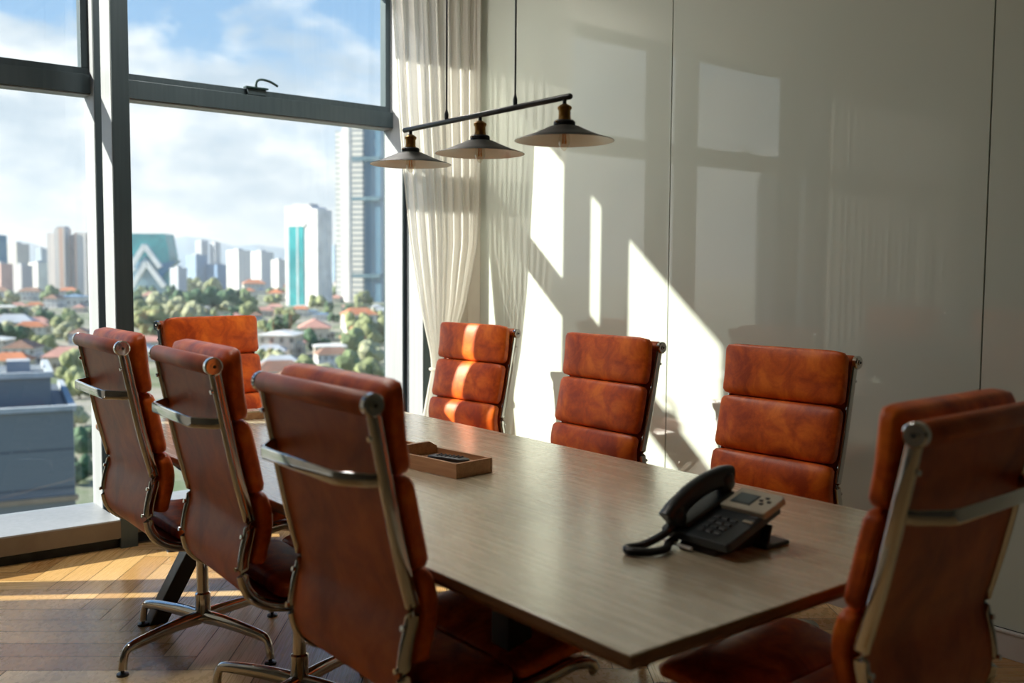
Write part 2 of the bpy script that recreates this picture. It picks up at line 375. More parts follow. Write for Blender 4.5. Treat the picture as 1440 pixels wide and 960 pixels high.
# ================================================================== CURTAINS
def curtain(name, rows, yc, nfold, amp, label, seed=1, zs=60, us=260, cm=None):
    """rows: list of (z, xleft, xright, depth scale)"""
    rnd = random.Random(seed); ph = [rnd.uniform(0, 6.28) for _ in range(8)]
    def at(z):
        for a, b in zip(rows[:-1], rows[1:]):
            if a[0] >= z >= b[0]:
                t = (a[0]-z)/(a[0]-b[0]); t = t*t*(3-2*t) if False else t
                return [a[k]+(b[k]-a[k])*t for k in (1, 2, 3)]
        return rows[-1][1:]
    vs = []; fs = []
    z0, z1 = rows[0][0], rows[-1][0]
    for i in range(zs+1):
        z = z0+(z1-z0)*i/zs; xl, xr, dp = at(z)
        for k in range(us+1):
            u = k/us
            w_ = nfold*u*2*PI
            y = yc + amp*dp*(math.sin(w_+.8*math.sin(3*u+ph[0]+z*.35)) + .42*math.sin(2.3*w_+ph[1]+z*.3) + .22*math.sin(4.7*w_+ph[2]))
            x = xl+(xr-xl)*(u+.010*math.sin(2*w_+ph[3])+.004*math.sin(5*w_+ph[4]))
            vs.append((x, y, z))
    for i in range(zs):
        for k in range(us):
            a = i*(us+1)+k; fs.append((a, a+1, a+us+2, a+us+1))
    o = MB().add(vs, fs).build(name, cm or SHEER, None, smooth=True, angle=180)
    tag(o, label, 'curtain')
    return o
CY = -.06
def cx(px, py): d = ray(px, py); p = CAM+d*((CY-CAM.y)/d.y); return p.x, p.z
rows = []
for (pl, pr, py, dp) in [(546, 677, -70, 1.0), (549, 676.5, 0, 1), (553, 676, 60, 1), (558, 675.5, 150, 1), (565, 675, 240, 1), (575, 672, 340, .95), (590, 655, 430, .8), (606, 632, 500, .55), (607, 630, 520, .5), (601, 634, 550, .6), (592, 642, 600, .8), (580, 656, 720, .9), (574, 664, 830, .95)]:
    x, z = cx(pl, py); x2, _ = cx(pr, py); rows.append((z, x, min(x2, -.03), dp))
rows[0] = (CH-.02, rows[0][1], rows[0][2], 1.0); rows.append((.03, rows[-1][1], rows[-1][2], 1))
cur = curtain('curtain', rows, CY, 8, .016, 'long white sheer curtain gathered to a waist in the corner', 5)
zt_ = rows[8][0]
MB().tube([(rows[8][1]-.004+(rows[8][2]-rows[8][1]+.008)*(.5-.5*math.cos(t)), CY+.035*math.sin(t)*1.1, zt_+.004*math.cos(t)) for t in [2*PI*i/24 for i in range(24)]], .009, 8, closed=True).build('tieback', SHEER, cur, smooth=True)
o = curtain('curtain', [(2.98, -6.5, QX0-.16, 1), (.16, -6.5, QX0-.16, 1)], .41, 24, .016, 'long white lined curtain seen only in the glass wall reflection', 8, cm=LINED)
o = MB()
for yy in (-.06,): o.box(XL, -.03, yy-.012, yy+.012, CH-.022, CH-.002)
struct(o.build('trim_4', CEIL), 'slim pale curtain track under the ceiling above the windows', 'curtain track')

# ================================================================== OFFICE CHAIRS
RAIL = spline([(-.329, 0, 1.066), (-.309, 0, .965), (-.289, 0, .865), (-.269, 0, .770), (-.249, 0, .690), (-.236, 0, .630), (-.251, 0, .562), (-.257, 0, .500), (-.240, 0, .450), (-.20, 0, .417), (-.13, 0, .398), (-.02, 0, .393), (.10, 0, .405), (.20, 0, .419), (.245, 0, .410), (.262, 0, .385)], 6)
_s = [0]
for a, b in zip(RAIL[:-1], RAIL[1:]): _s.append(_s[-1]+(b-a).length)
def rail_at(s, t, y):
    s = min(max(s, 0), _s[-1]-1e-6)
    i = max(k for k in range(len(_s)-1) if _s[k] <= s)
    p = RAIL[i].lerp(RAIL[i+1], (s-_s[i])/(_s[i+1]-_s[i]))
    i0, i1 = max(i-1, 0), min(i+2, len(RAIL)-1); d = (RAIL[i1]-RAIL[i0]).normalized()
    n = Vector((-d.z, 0, d.x)); v = p+n*t; v.y = y; return v
def s_at_z(z):
    for k in range(len(_s)-1):
        if RAIL[k].z >= z >= RAIL[k+1].z: return _s[k]+(RAIL[k].z-z)/(RAIL[k].z-RAIL[k+1].z+1e-9)*(_s[k+1]-_s[k])
def s_at_x(x):
    for k in range(len(_s)-1, 0, -1):
        if RAIL[k-1].x <= x <= RAIL[k].x: return _s[k-1]+(x-RAIL[k-1].x)/(RAIL[k].x-RAIL[k-1].x+1e-9)*(_s[k]-_s[k-1])
def rbox(n=10, e=4.0, pe=4.0):
    """rounded box (superellipsoid) on a cube grid, returns verts in [-1,1] and faces"""
    vs = []; fs = []; idx = {}
    def vid(p):
        k = tuple(round(c, 5) for c in p)
        if k not in idx:
            m_ = ((abs(p[0])**pe+abs(p[1])**pe)**(e/pe)+abs(p[2])**e)**(1/e); idx[k] = len(vs); vs.append(tuple(c/m_ for c in p))
        return idx[k]
    g = [math.tan((-1+2*i/n)*PI/4) for i in range(n+1)]
    for ax in range(3):
        for sg in (-1, 1):
            for i in range(n):
                for j in range(n):
                    q = []
                    for a, b in ((i, j), (i+1, j), (i+1, j+1), (i, j+1)):
                        p = [0, 0, 0]; p[ax] = sg; p[(ax+1) % 3] = g[a]; p[(ax+2) % 3] = g[b]; q.append(vid(p))
                    fs.append(tuple(q) if sg > 0 else tuple(q[::-1]))
    return vs, fs
RB = rbox(16, 4.2, 13.0); RB2 = rbox(8, 3.0, 5.0)
def pad(mb, s0, s1, t0, T, hw, puff=.010):
    vs = []
    for a, b, c in RB[0]:
        bul = puff*(1-a*a)*(1-b**4) if c > 0 else 0
        vs.append(rail_at((s0+s1)/2+a*(s1-s0)/2, t0+T/2+c*T/2+bul, b*hw))
    mb.add(vs, RB[1]); return mb
def piping(s0, s1, t, hw):
    pts = []
    n = 8; r = .82
    for k in range(n): pts.append((-r+2*r*k/n, -1))
    for k in range(n): pts.append((1, -r*1.05+2.1*r*k/n))
    for k in range(n): pts.append((r-2*r*k/n, 1))
    for k in range(n): pts.append((-1, r*1.05-2.1*r*k/n))
    return [rail_at((s0+s1)/2+a*(s1-s0)/2*.985, t, b*hw*.985) for a, b in pts]
def make_chair():
    root = empty('office_chair')
    HW = .232; PW = .246
    # sling
    mb = MB(); ns = 60; S1 = _s[-1]*.995; S0 = .012
    vs = []; fs = []
    for i in range(ns+1):
        s = S0+(S1-S0)*i/ns
        for t in (-.005, .005):
            for k in range(5): vs.append(rail_at(s, t, -HW-.004+(2*HW+.008)*k/4))
    for i in range(ns):
        for off in (0, 5):
            for k in range(4):
                a = i*10+off+k; fs.append((a, a+1, a+11, a+10))
        for k in (0, 4): a = i*10+k; fs.append((a, a+5, a+15, a+10))
    for i in (0, ns):
        for k in range(4): a = i*10+k; fs.append((a, a+1, a+6, a+5))
    mb.add(vs, fs).build('leather_sling', SLING, root, smooth=True, angle=50)
    # pads
    zs = [1.10, .895, .697, .520]
    for a, b in zip(zs[:-1], zs[1:]):
        s0 = -.016 if a > 1.0 else s_at_z(a); s1 = s_at_z(b)
        p = MB()
        vs = []
        sm, hs = (s0+s1)/2, (s1-s0)/2-.0015
        for aa, bb, cc in RB[0]:
            bul = .012*(1-aa*aa)*(1-bb**4) if cc > 0 else 0
            s = sm+aa*hs; fw = .014*max(0, 1-s/.11)**1.3 if a > 1.0 else 0
            v = rail_at(s, .016+fw+.058/2+cc*.058/2+bul, bb*PW)
            if s < 0: v += Vector((.05, 0, 1.0))*(-s)
            vs.append(v)
        p.add(vs, RB[1]); po = p.build('back_pad', LEATHER, root, smooth=True, angle=80)
    s0 = s_at_x(-.165); s1 = s_at_x(.040); s2 = _s[-1]-.03
    for a, b in ((s0, s1), (s1, s2)):
        pad(MB(), a+.002, b-.002, .010, .050, PW-.004).build('seat_pad', LEATHER, root, smooth=True, angle=80)
    # top roll
    tp = rail_at(.0, 0, 0); tp = Vector((-.329, 0, 1.052))
    roll = MB().tube([(tp.x, y, tp.z) for y in (-.240, -.236, .236, .240)], [.021, .0235, .0235, .021], 24, up=Vector((0, 0, 1))).build('top_roll', SLING, root, smooth=True)
    for sg in (-1, 1):
        c = MB().tube([(tp.x, sg*y, tp.z) for y in (.240, .243, .256, .259)], [.020, .0235, .0235, .020], 24).tube([(tp.x, sg*.2585, tp.z), (tp.x, sg*.262, tp.z)], .009, 12)
        c.build('end_cap', CHROME, roll, smooth=True)
        MB().tube([(tp.x, sg*.261, tp.z), (tp.x, sg*.2635, tp.z)], .0045, 8).build('cap_screw', BLACKP, roll)
    # side rails
    sec = lambda t: (math.copysign(abs(math.cos(t))**.7, math.cos(t))*.0075, math.copysign(abs(math.sin(t))**.7, math.sin(t))*.0155)
    for sg in (-1, 1):
        pts = []
        for i in range(64):
            s = .012+(_s[-1]-.016)*i/63; pts.append(rail_at(s, 0, sg*(HW+.011)))
        r_ = MB().tube(pts, 1.0, 14, sect=sec, up=Vector((0, 1, 0)) if False else Vector((0, 0, 1)))
        # section axes: a = up x d (points along y), b = in plane of the rail
        ro = r_.build('side_rail', CHROME, root, smooth=True, angle=60)
        for z in (.99, .60, .52):
            bb = MB()
            s = s_at_z(z); p = rail_at(s, -.014, sg*(HW+.011)); bb.tube([p, rail_at(s, -.021, sg*(HW+.011))], .006, 10)
            bb.build('rail_bolt', CHROME, ro, smooth=True)
    # bent rear brace
    s = s_at_z(.905); q = rail_at(s, -.004, 0); bx, bz = q.x, q.z
    P = [(bx, HW+.006), (bx-.022, HW-.006), (bx-.056, HW-.050), (bx-.063, HW-.068), (bx-.063, -HW+.068), (bx-.056, -HW+.050), (bx-.022, -HW+.006), (bx, -HW-.006)]
    sec2 = lambda t: (math.copysign(abs(math.cos(t))**.45, math.cos(t))*.0055, math.copysign(abs(math.sin(t))**.45, math.sin(t))*.0145)
    MB().tube([(x, y, bz) for x, y in P], 1.0, 16, sect=sec2).build('rear_brace', CHROME, root, smooth=True, angle=60)
    # under seat
    MB().box(-.10, .10, -.05, .05, .345, .368).box(-.02, .02, -.235, .235, .372, .390).box(-.09, .03, -.055, .055, .366, .398).build('seat_mechanism', BLACKM, root, bevel=.004)
    MB().tube([(.0, -.06, .356), (.0, -.16, .350), (.0, -.205, .347)], [.005, .005, .008], 10).build('height_lever', CHROME, root, smooth=True)
    MB().lathe([(0, .345), (.024, .345), (.024, .325), (.0205, .322), (.0205, .16), (.0265, .155), (.0265, .075), (.02, .066), (0, .066)]).build('gas_column', CHROME, root, smooth=True)
    MB().lathe([(0, .350), (.0255, .350), (.0255, .326), (0, .326)]).build('column_collar', BLACKP, root, smooth=True)
    b = empty('star_base'); b.parent = root; b.rotation_euler = (0, 0, STAR)
    for k in range(4):
        a = PI/2*k+PI/4; d = Vector((math.cos(a), math.sin(a), 0))
        pts = [d*.015+Vector((0, 0, .10)), d*.10+Vector((0, 0, .101)), d*.20+Vector((0, 0, .096)), d*.285+Vector((0, 0, .088)), d*.312+Vector((0, 0, .080)), d*.324+Vector((0, 0, .060)), d*.330+Vector((0, 0, .030)), d*.331+Vector((0, 0, .020))]
        pts = spline(pts, 4); n = len(pts)
        rad = [.025-(.011*min(1, i/(n*.62))) if i < n*.62 else .014+.003*((i-n*.62)/(n*.38)) for i in range(n)]
        lg = MB().tube(pts, rad, 16, sect=lambda t: (math.cos(t)*.80, math.sin(t)*1.0)).build('base_leg', CHROME, b, smooth=True, angle=70)
        c = d*.331
        MB().lathe([(0, .021), (.006, .021), (.006, .010), (.019, .007), (.020, .0), (0, .0)], c, 20).build('glide', BLACKP, lg, smooth=True)
    return root
STAR = 0.0
CH_SPEC = [   # x, y, angle, star angle, dz, label
    (-2.158, -1.274, -.016, -.443, .028, 'farthest of the three tan leather chairs seen from behind at the left'),
    (-2.137, -1.990, -.054, -.36, .027, 'middle one of the three tan leather chairs seen from behind at the left'),
    (-2.149, -2.759, -.004, .78, .016, 'large tan leather chair seen from behind, nearest of the three at the left'),
    (-.760, -.642, 3.255, .2, -.029, 'tan leather chair with a bright vertical sun stripe, in front of the curtain'),
    (-.854, -1.677, 3.146, .1, -.026, 'middle one of the three tan leather chairs along the glass wall'),
    (-.749, -2.492, 3.193, .35, -.031, 'tan leather chair by the glass wall, directly behind the black telephone'),
    (-1.560, -.215, -1.440, .3, .006, 'bright orange tan leather chair at the window end of the table, facing the camera'),
    (-1.600, -3.400, 1.600, .1, -.005, 'dark blurred leather chair at the near end of the table, cut by the right edge'),
]
proto = None
for i, (x, y, a, st, dz, lab) in enumerate(CH_SPEC):
    if proto is None: proto = make_chair(); c = proto
    else: c = copy_tree(proto)
    c.location = (x, y, 0); c.rotation_euler = (0, 0, a)
    for ch in c.children:
        if ch.name.startswith('star_base'): ch.rotation_euler = (0, 0, st-a)
        else: ch.location = (0, 0, dz)
    tag(c, lab, 'chair', 'tan leather meeting chairs around the table')

# ================================================================== TABLE
TX0, TX1, TY0, TY1 = -2.307, -1.125, -3.523, -.541; TZ = .7076   # table edges and the height of its top
t = empty('meeting_table', ((TX0+TX1)/2, (TY0+TY1)/2, 0)); tag(t, 'long light oak meeting table on black slanted legs in the middle of the room', 'table')
hx, hy = (TX1-TX0)/2, (TY1-TY0)/2
top = MB().box(-hx, hx, -hy, hy, TZ-.0035, TZ).build('tabletop', TABLEW, t, bevel=.0012, seg=2)
e0, e1 = TZ-.018, TZ-.034
MB().box(-hx, hx, -hy, hy, e0, TZ-.0036).add(
    [(-hx, -hy, e0), (hx, -hy, e0), (hx, hy, e0), (-hx, hy, e0), (-hx+.012, -hy+.012, e1), (hx-.012, -hy+.012, e1), (hx-.012, hy-.012, e1), (-hx+.012, hy-.012, e1)],
    [(0, 1, 5, 4), (1, 2, 6, 5), (2, 3, 7, 6), (3, 0, 4, 7), (4, 5, 6, 7)]).build('table_edge', EDGEW, t)
f0, f1 = TZ-.083, e1-.0005
MB().box(-hx+.2, hx-.2, .78, .84, f0, f1).box(-hx+.2, hx-.2, -.84, -.78, f0, f1).box(-.03, .03, -.78, .78, f0, f1).box(-hx+.24, -hx+.29, -.78, .78, f0+.01, f1).box(hx-.29, hx-.24, -.78, .78, f0+.01, f1).build('under_frame', BLACKM, t, bevel=.003)
for sy in (-1, 1):
    for sx in (-1, 1):
        yf = sy*1.077; xf = sx*.504; xt = sx*.29
        yt = sy*.806
        l = MB(); w2, d2 = .034, .034
        vs = []
        for (x, y, z) in ((xf, yf, 0), (xt, yt, TZ-.08)):
            for dx, dy in ((-w2, -d2), (w2, -d2), (w2, d2), (-w2, d2)): vs.append((x+dx, y+dy, z))
        l.add(vs, [(3, 2, 1, 0), (4, 5, 6, 7), (0, 1, 5, 4), (1, 2, 6, 5), (2, 3, 7, 6), (3, 0, 4, 7)])
        l.build('leg', BLACKM, t, bevel=.004)

# ------------------------------------------------------------------ wooden tray, remote, far box
def tray(name, loc, rz, L, W, H, label, cat, divider=None, lid=False):
    r = empty(name, loc, rz); r.scale = (1.056,)*3; tag(r, label, cat)
    th = .009
    MB().box(-W/2+th, W/2-th, th, L-th, 0, .026).build('tray_floor', TRAYW, r)
    for nm, b_ in (('side_panel', (-W/2, -W/2+th, 0, L)), ('side_panel', (W/2-th, W/2, 0, L)), ('end_panel', (-W/2+th, W/2-th, 0, th)), ('end_panel', (-W/2+th, W/2-th, L-th, L))):
        MB().box(*b_, 0, H).build(nm, TRAYW, r, bevel=.0008, seg=1)
    if divider is not None:
        vs = [(-W/2+th, divider), (W/2-th, divider)]
        hh = H+.022
        m_ = MB()
        prof = [(-W/2+th, .026), (W/2-th, .026), (W/2-th, hh*.75), (W/2-th-.03, hh), (-W/2+th, hh)]
        n = len(prof)
        m_.add([(x, divider, z) for x, z in prof]+[(x, divider+.012, z) for x, z in prof], [tuple(range(n)), tuple(range(2*n-1, n-1, -1))]+[(i, (i+1) % n, n+(i+1) % n, n+i) for i in range(n)])
        m_.build('divider', TRAYW, r)
    return r
tray('wooden_tray', (-1.683, -2.249, TZ), math.radians(7), .46, .142, .043, 'shallow open oak tray holding a black remote control on the table', 'tray', .235)
bx = empty('wooden_box', (-1.709, -.724, TZ), math.radians(-8)); tag(bx, 'low wooden box with pale lit top at the window end of the table', 'box')
MB().box(-.105, .26, -.075, .0, 0, .028).build('box_body', TRAYW, bx, bevel=.001)
MB().box(-.107, .262, -.077, .002, .028, .034).build('lid', TABLEW, bx, bevel=.001)  # paler veneer puts the lit top of the box into its colour
r = empty('remote_control', (-1.697, -2.131, TZ+.0275), math.radians(20)); tag(r, 'slim black remote control lying in the oak tray', 'remote control')
MB().add([(x*.0215, y*.072, .009+z*.008) for x, y, z in RB2[0]], RB2[1]).build('body', BLACKP, r, smooth=True, angle=80)
bt = mat('grey_rubber', (.08, .08, .09), .6, build=mottled((.03, .03, .035), (.04, .04, .045), (.055, .055, .06), 50, bumpk=0))
for iy in range(6):
    for ix in range(3): MB().lathe([(0, .003), (.0032, .0025), (.0036, 0), (0, 0)], (-.011+ix*.011, -.045+iy*.016, .0168), 10).build('button', bt, r, smooth=True)

# ------------------------------------------------------------------ telephone
def phone():
    r = empty('desk_telephone', (-1.781, -3.195, TZ), -PI/2)   # local +y = world +x (towards screen), local +x = world -y
    r.scale = (1.056,)*3; tag(r, 'black corded desk telephone with a beige display panel near the table end', 'telephone')
    # after rz=-90deg: local x -> world -y, local y -> world +x
    T = math.radians(19)
    M = Matrix.Translation((0, .004, .016)) @ Matrix.Rotation(T, 4, 'X')
    W, L = .092, .190
    shell = MB()
    prof = [(-.088, 0), (.088, 0), (W, .010), (W, .125), (W, L-.012), (.082, L), (-.082, L), (-W, L-.012), (-W, .010)]
    n = len(prof)
    vs = [M @ Vector((x, y, 0)) for x, y in prof]+[M @ Vector((x, y, .020)) for x, y in prof]
    shell.add(vs, [tuple(range(n))[::-1], tuple(range(n, 2*n))]+[(i, (i+1) % n, n+(i+1) % n, n+i) for i in range(n)])
    DK = mat('phone_shell', rough=.36, build=mottled((.016, .022, .028), (.021, .029, .036), (.027, .036, .044), 30, bumpk=.08))
    body = shell.build('phone_body', DK, r, bevel=.004, seg=3)
    BG = mat('phone_beige', rough=.4, build=mottled((.40, .36, .27), (.44, .40, .31), (.48, .44, .34), 20, bumpk=0))
    d = MB(); 
    pr = [(-.020, .120), (.094, .120), (.097, .124), (.097, .192), (.090, .200), (-.020, .200)]
    n = len(pr); d.add([M @ Vector((x, y, .016)) for x, y in pr]+[M @ Vector((x, y, .031)) for x, y in pr], [tuple(range(n))[::-1], tuple(range(n, 2*n))]+[(i, (i+1) % n, n+(i+1) % n, n+i) for i in range(n)])
    dp = d.build('display_panel', BG, r, bevel=.003, seg=3); dp['label'] = 'beige display panel'
    MB().box(-.006, .046, .138, .180, .0308, .0325, M=M).build('screen_bezel', DK, dp, bevel=.001)
    MB().box(-.002, .042, .142, .176, .0325, .0331, M=M).build('lcd_screen', mat('lcd_grey', rough=.15, build=mottled((.075, .105, .115), (.085, .115, .125), (.095, .125, .135), 10, bumpk=0)), dp)
    for (x, y) in ((.066, .176), (.066, .152), (.078, .164), (.058, .164)): MB().box(x-.0045, x+.0045, y-.003, y+.003, .031, .0335, M=M).build('navigation_key', BLACKP, dp, bevel=.001)
    ky = mat('phone_key', rough=.4, build=mottled((.03, .037, .044), (.04, .047, .055), (.05, .057, .065), 40, bumpk=0))
    for iy in range(4):
        for ix in range(3):
            x, y = .000+ix*.0215, .030+iy*.0185
            MB().box(x-.0075, x+.0075, y-.0055, y+.0055, .020, .0235, M=M).build('key', ky, r, bevel=.0018, seg=2)
    for iy in range(3):
        y = .092+iy*.0105
        k = MB().box(.062, .086, y-.0035, y+.0035, .020, .0232, M=M).build('function_key', BG if iy == 0 else ky, r, bevel=.001)
    # cradle
    MB().box(-.088, -.030, .02, .185, .018, .028, M=M).build('handset_cradle', DK, r, bevel=.004)
    # stand
    s = MB(); s.box(-.07, .07, .140, .148, -.000, .050, M=Matrix.Rotation(math.radians(-14), 4, 'X') @ Matrix.Translation((0, .012, .036)))
    s.box(-.085, .085, .135, .215, .0, .010)
    s.add([(x, y, z) for x in (-.05, .05) for y, z in ((.01, .0), (.19, .0), (.150, .060), (.02, .018))], [(0, 1, 2, 3), (4, 5, 6, 7), (0, 1, 5, 4), (1, 2, 6, 5), (2, 3, 7, 6), (3, 0, 4, 7)])
    s.build('stand', BLACKP, r, bevel=.003)
    # handset: arched bar with two cups
    hs = MB(); P = spline([(-.060, .000, .040), (-.060, .026, .054), (-.060, .065, .064), (-.060, .100, .067), (-.060, .140, .065), (-.060, .180, .056), (-.060, .208, .042)], 6)
    n = len(P); rad = []
    for i in range(n):
        u = abs(2*i/(n-1)-1); rad.append(.020+.006*max(0, (u-.45)/.55)**1.0 if u < .97 else .016)
    hs.tube([M @ p for p in P], rad, 18, sect=lambda t: (math.copysign(abs(math.cos(t))**.6, math.cos(t))*1.15, math.copysign(abs(math.sin(t))**.6, math.sin(t))*.72), up=Vector((1, 0, 0)))
    for y in (.022, .190):
        hs.lathe([(0, .020), (.020, .020), (.023, .026), (.023, .050), (.012, .060), (0, .060)], (-.060, y, .008), 20, M=M)
    hs.build('handset', DK, r, smooth=True, angle=55)
    # coiled cord
    path = spline([(-.058, .000, .042), (-.062, -.030, .026), (-.072, -.075, .012), (-.080, -.112, .011), (-.060, -.125, .011), (-.030, -.100, .011), (-.026, -.055, .011), (-.050, -.02, .011), (-.056, .008, .016)], 30)
    pts = []
    n = len(path)
    for i, p in enumerate(path):
        d_ = (path[min(i+1, n-1)]-path[max(i-1, 0)]).normalized(); a_ = Vector((0, 0, 1)).cross(d_).normalized(); b_ = d_.cross(a_)
        for k in range(4):
            ph = (i*4+k)*2*PI/9; q = p+(path[min(i+1, n-1)]-p)*k/4; pts.append(q+(a_*math.cos(ph)+b_*math.sin(ph))*.0062)
    MB().tube(pts, .0028, 6).build('coiled_cord', BLACKP, r, smooth=True)
    MB().tube(spline([(-.058, .004, .045), (-.064, -.006, .036), (-.068, -.018, .026)], 4), .0045, 8).tube([(-.09, .0, .012), (-.03, -.004, .008), (.0, -.004, .008)], .004, 8).build('clear_strap', mat('clear_plastic', (.85, .84, .82), .25, build=mottled((.8, .79, .77), (.85, .84, .82), (.9, .89, .87), 50, bumpk=0)), r, smooth=True)
phone()

# ================================================================== PENDANT LAMP
LX = -1.625; LZ = 1.679
p = empty('pendant_lamp', (LX, -2.19, LZ)); tag(p, 'black bar pendant with three wide flat cone shades above the table', 'lamp')
bar = MB().tube([(0, .432, .117), (0, .428, .117), (0, -.408, .117), (0, -.412, .117)], [.006, .0085, .0085, .006], 16, up=Vector((1, 0, 0))).build('bar', BLACKM, p, smooth=True)
for y in (.179, -.170):
    c = MB().tube([(0, y, .122), (0, y, .140), (0, y, .150), (0, y, .158)], [.006, .0065, .004, .002], 12).tube([(0, y, .15), (0, y, CH-LZ-.02)], .0028, 8).build('hanging_cable', BLACKM, p, smooth=True)
MB().box(-.03, .03, -.28, .28, CH-LZ-.03, CH-LZ-.002).build('ceiling_plate', BLACKM, p, bevel=.004)
for y, R_ in ((.390, .135), (.0, .135), (-.386, .135)):
    sh = empty('lamp_shade'); sh.parent = p; sh.location = (0, y, 0)
    MB().lathe([(.030, .0405), (.040, .0385), (.065, .027), (.10, .0125), (R_, .0012), (R_+.0012, -.0003)], n=64).build('shade_outside', SHADE_OUT, sh, smooth=True, angle=60)
    MB().lathe([(0, .036), (.03, .0375), (.040, .0357), (.065, .0244), (.10, .0100), (R_, -.0004)], n=64).build('shade_inside', SHADE_IN, sh, smooth=True, angle=60)
    MB().lathe([(0, .055), (.026, .055), (.030, .051), (.030, .043), (.026, .040), (0, .040)], n=32).build('collar', BLACKP, sh, smooth=True)
    MB().tube([(-.028, -.006, .048), (-.037, -.008, .048)], .0028, 8).build('collar_screw', BRASS, sh, smooth=True)
    MB().lathe([(.0175, .055), (.0175, .060), (.0165, .063), (.0165, .082), (.0195, .085), (.0195, .091), (.013, .096), (.007, .099), (0, .099)], n=32).build('brass_socket', BRASS, sh, smooth=True, angle=50)
    MB().tube([(0, 0, .097), (0, 0, .112)], .0055, 12).build('stem', BLACKM, sh, smooth=True)
    bl = MB().lathe([(.009, .038), (.010, .030), (.0145, .015), (.0165, .002), (.0145, -.010), (.009, -.020), (.004, -.026), (0, -.027)], n=24).build('bulb', BULBG, sh, smooth=True, angle=80)
    f = MB()
    for k in range(4):
        a = PI/2*k+.4; f.tube([(.0035*math.cos(a), .0035*math.sin(a), .030), (.0055*math.cos(a), .0055*math.sin(a), -.008)], .0014, 6)
    f.build('filament', FILAM, bl)

tag(MB().tube(spline([(-2.06, -2.06, .01), (-2.03, -2.10, .03), (-1.99, -2.13, .012), (-1.95, -2.12, .006), (-1.90, -2.17, .006), (-1.80, -2.10, .006)], 8), .005, 8).build('floor_cable', mat('blue_cable', (.03, .08, .13), .4, build=mottled((.03, .07, .12), (.03, .08, .13), (.04, .09, .14), 50, bumpk=0)), None, smooth=True), 'short blue cable on the floor beneath the middle left chair', 'cable')
#CITY
# ================================================================== THE CITY OUTSIDE
GZ = -33.0
def facade(name, base, win, fz=3.3, fx=3.0, dz=.45, dx=.5, vary=.1, rough=.5, stripes=None):
    def f(t, b):
        c = N(t, 'ShaderNodeTexCoord'); s = N(t, 'ShaderNodeSeparateXYZ'); t.links.new(c.outputs['Object'], s.inputs[0])
        bz = mth(t, 'LESS_THAN', mth(t, 'FRACT', mth(t, 'DIVIDE', mth(t, 'ADD', s.outputs['Z'], 500.0), fz)), dz)
        h = mth(t, 'ADD', mth(t, 'ADD', s.outputs['X'], s.outputs['Y']), 500.0)
        bx = mth(t, 'LESS_THAN', mth(t, 'FRACT', mth(t, 'DIVIDE', h, fx)), dx)
        k = mth(t, 'MULTIPLY', bz, bx)
        mxn = N(t, 'ShaderNodeMixRGB'); t.links.new(k, mxn.inputs[0]); mxn.inputs[1].default_value = (*base, 1); mxn.inputs[2].default_value = (*win, 1)
        out = mxn.outputs[0]
        if stripes:
            col, per, duty = stripes
            k2 = mth(t, 'LESS_THAN', mth(t, 'FRACT', mth(t, 'DIVIDE', h, per)), duty)
            m2 = N(t, 'ShaderNodeMixRGB'); t.links.new(mth(t, 'MULTIPLY', k2, .75), m2.inputs[0]); t.links.new(out, m2.inputs[1]); m2.inputs[2].default_value = (*col, 1); out = m2.outputs[0]
        t.links.new(out, b.inputs['Base Color'])
    return mat(name, base, rough, build=f)
def plain(name, a, s=.08, rough=.8):
    return mat(name, a, rough, build=mottled(tuple(c*.85 for c in a), a, tuple(min(1, c*1.12) for c in a), s, bumpk=0))
def groundm(t, b):
    v = objco(t, (1, 1, 1)); n = noise(t, v, .012, 8, .65); n2_ = noise(t, v, .09, 4, .6)
    r = ramp(t, [(.30, (.07, .11, .045)), (.45, (.13, .17, .08)), (.52, (.26, .25, .19)), (.60, (.34, .31, .27)), (.72, (.42, .26, .19))], mth(t, 'ADD', mth(t, 'MULTIPLY', n, .6), mth(t, 'MULTIPLY', n2_, .4)))
    t.links.new(r.outputs[0], b.inputs['Base Color'])
g = MB().add([(-9000, -9000, GZ), (14000, -9000, GZ), (14000, 16000, GZ), (-9000, 16000, GZ)], [(0, 1, 2, 3)]).build('city_ground', mat('city_ground', rough=.9, build=groundm))
struct(g, 'far green and built up ground of the city below the windows', 'ground')
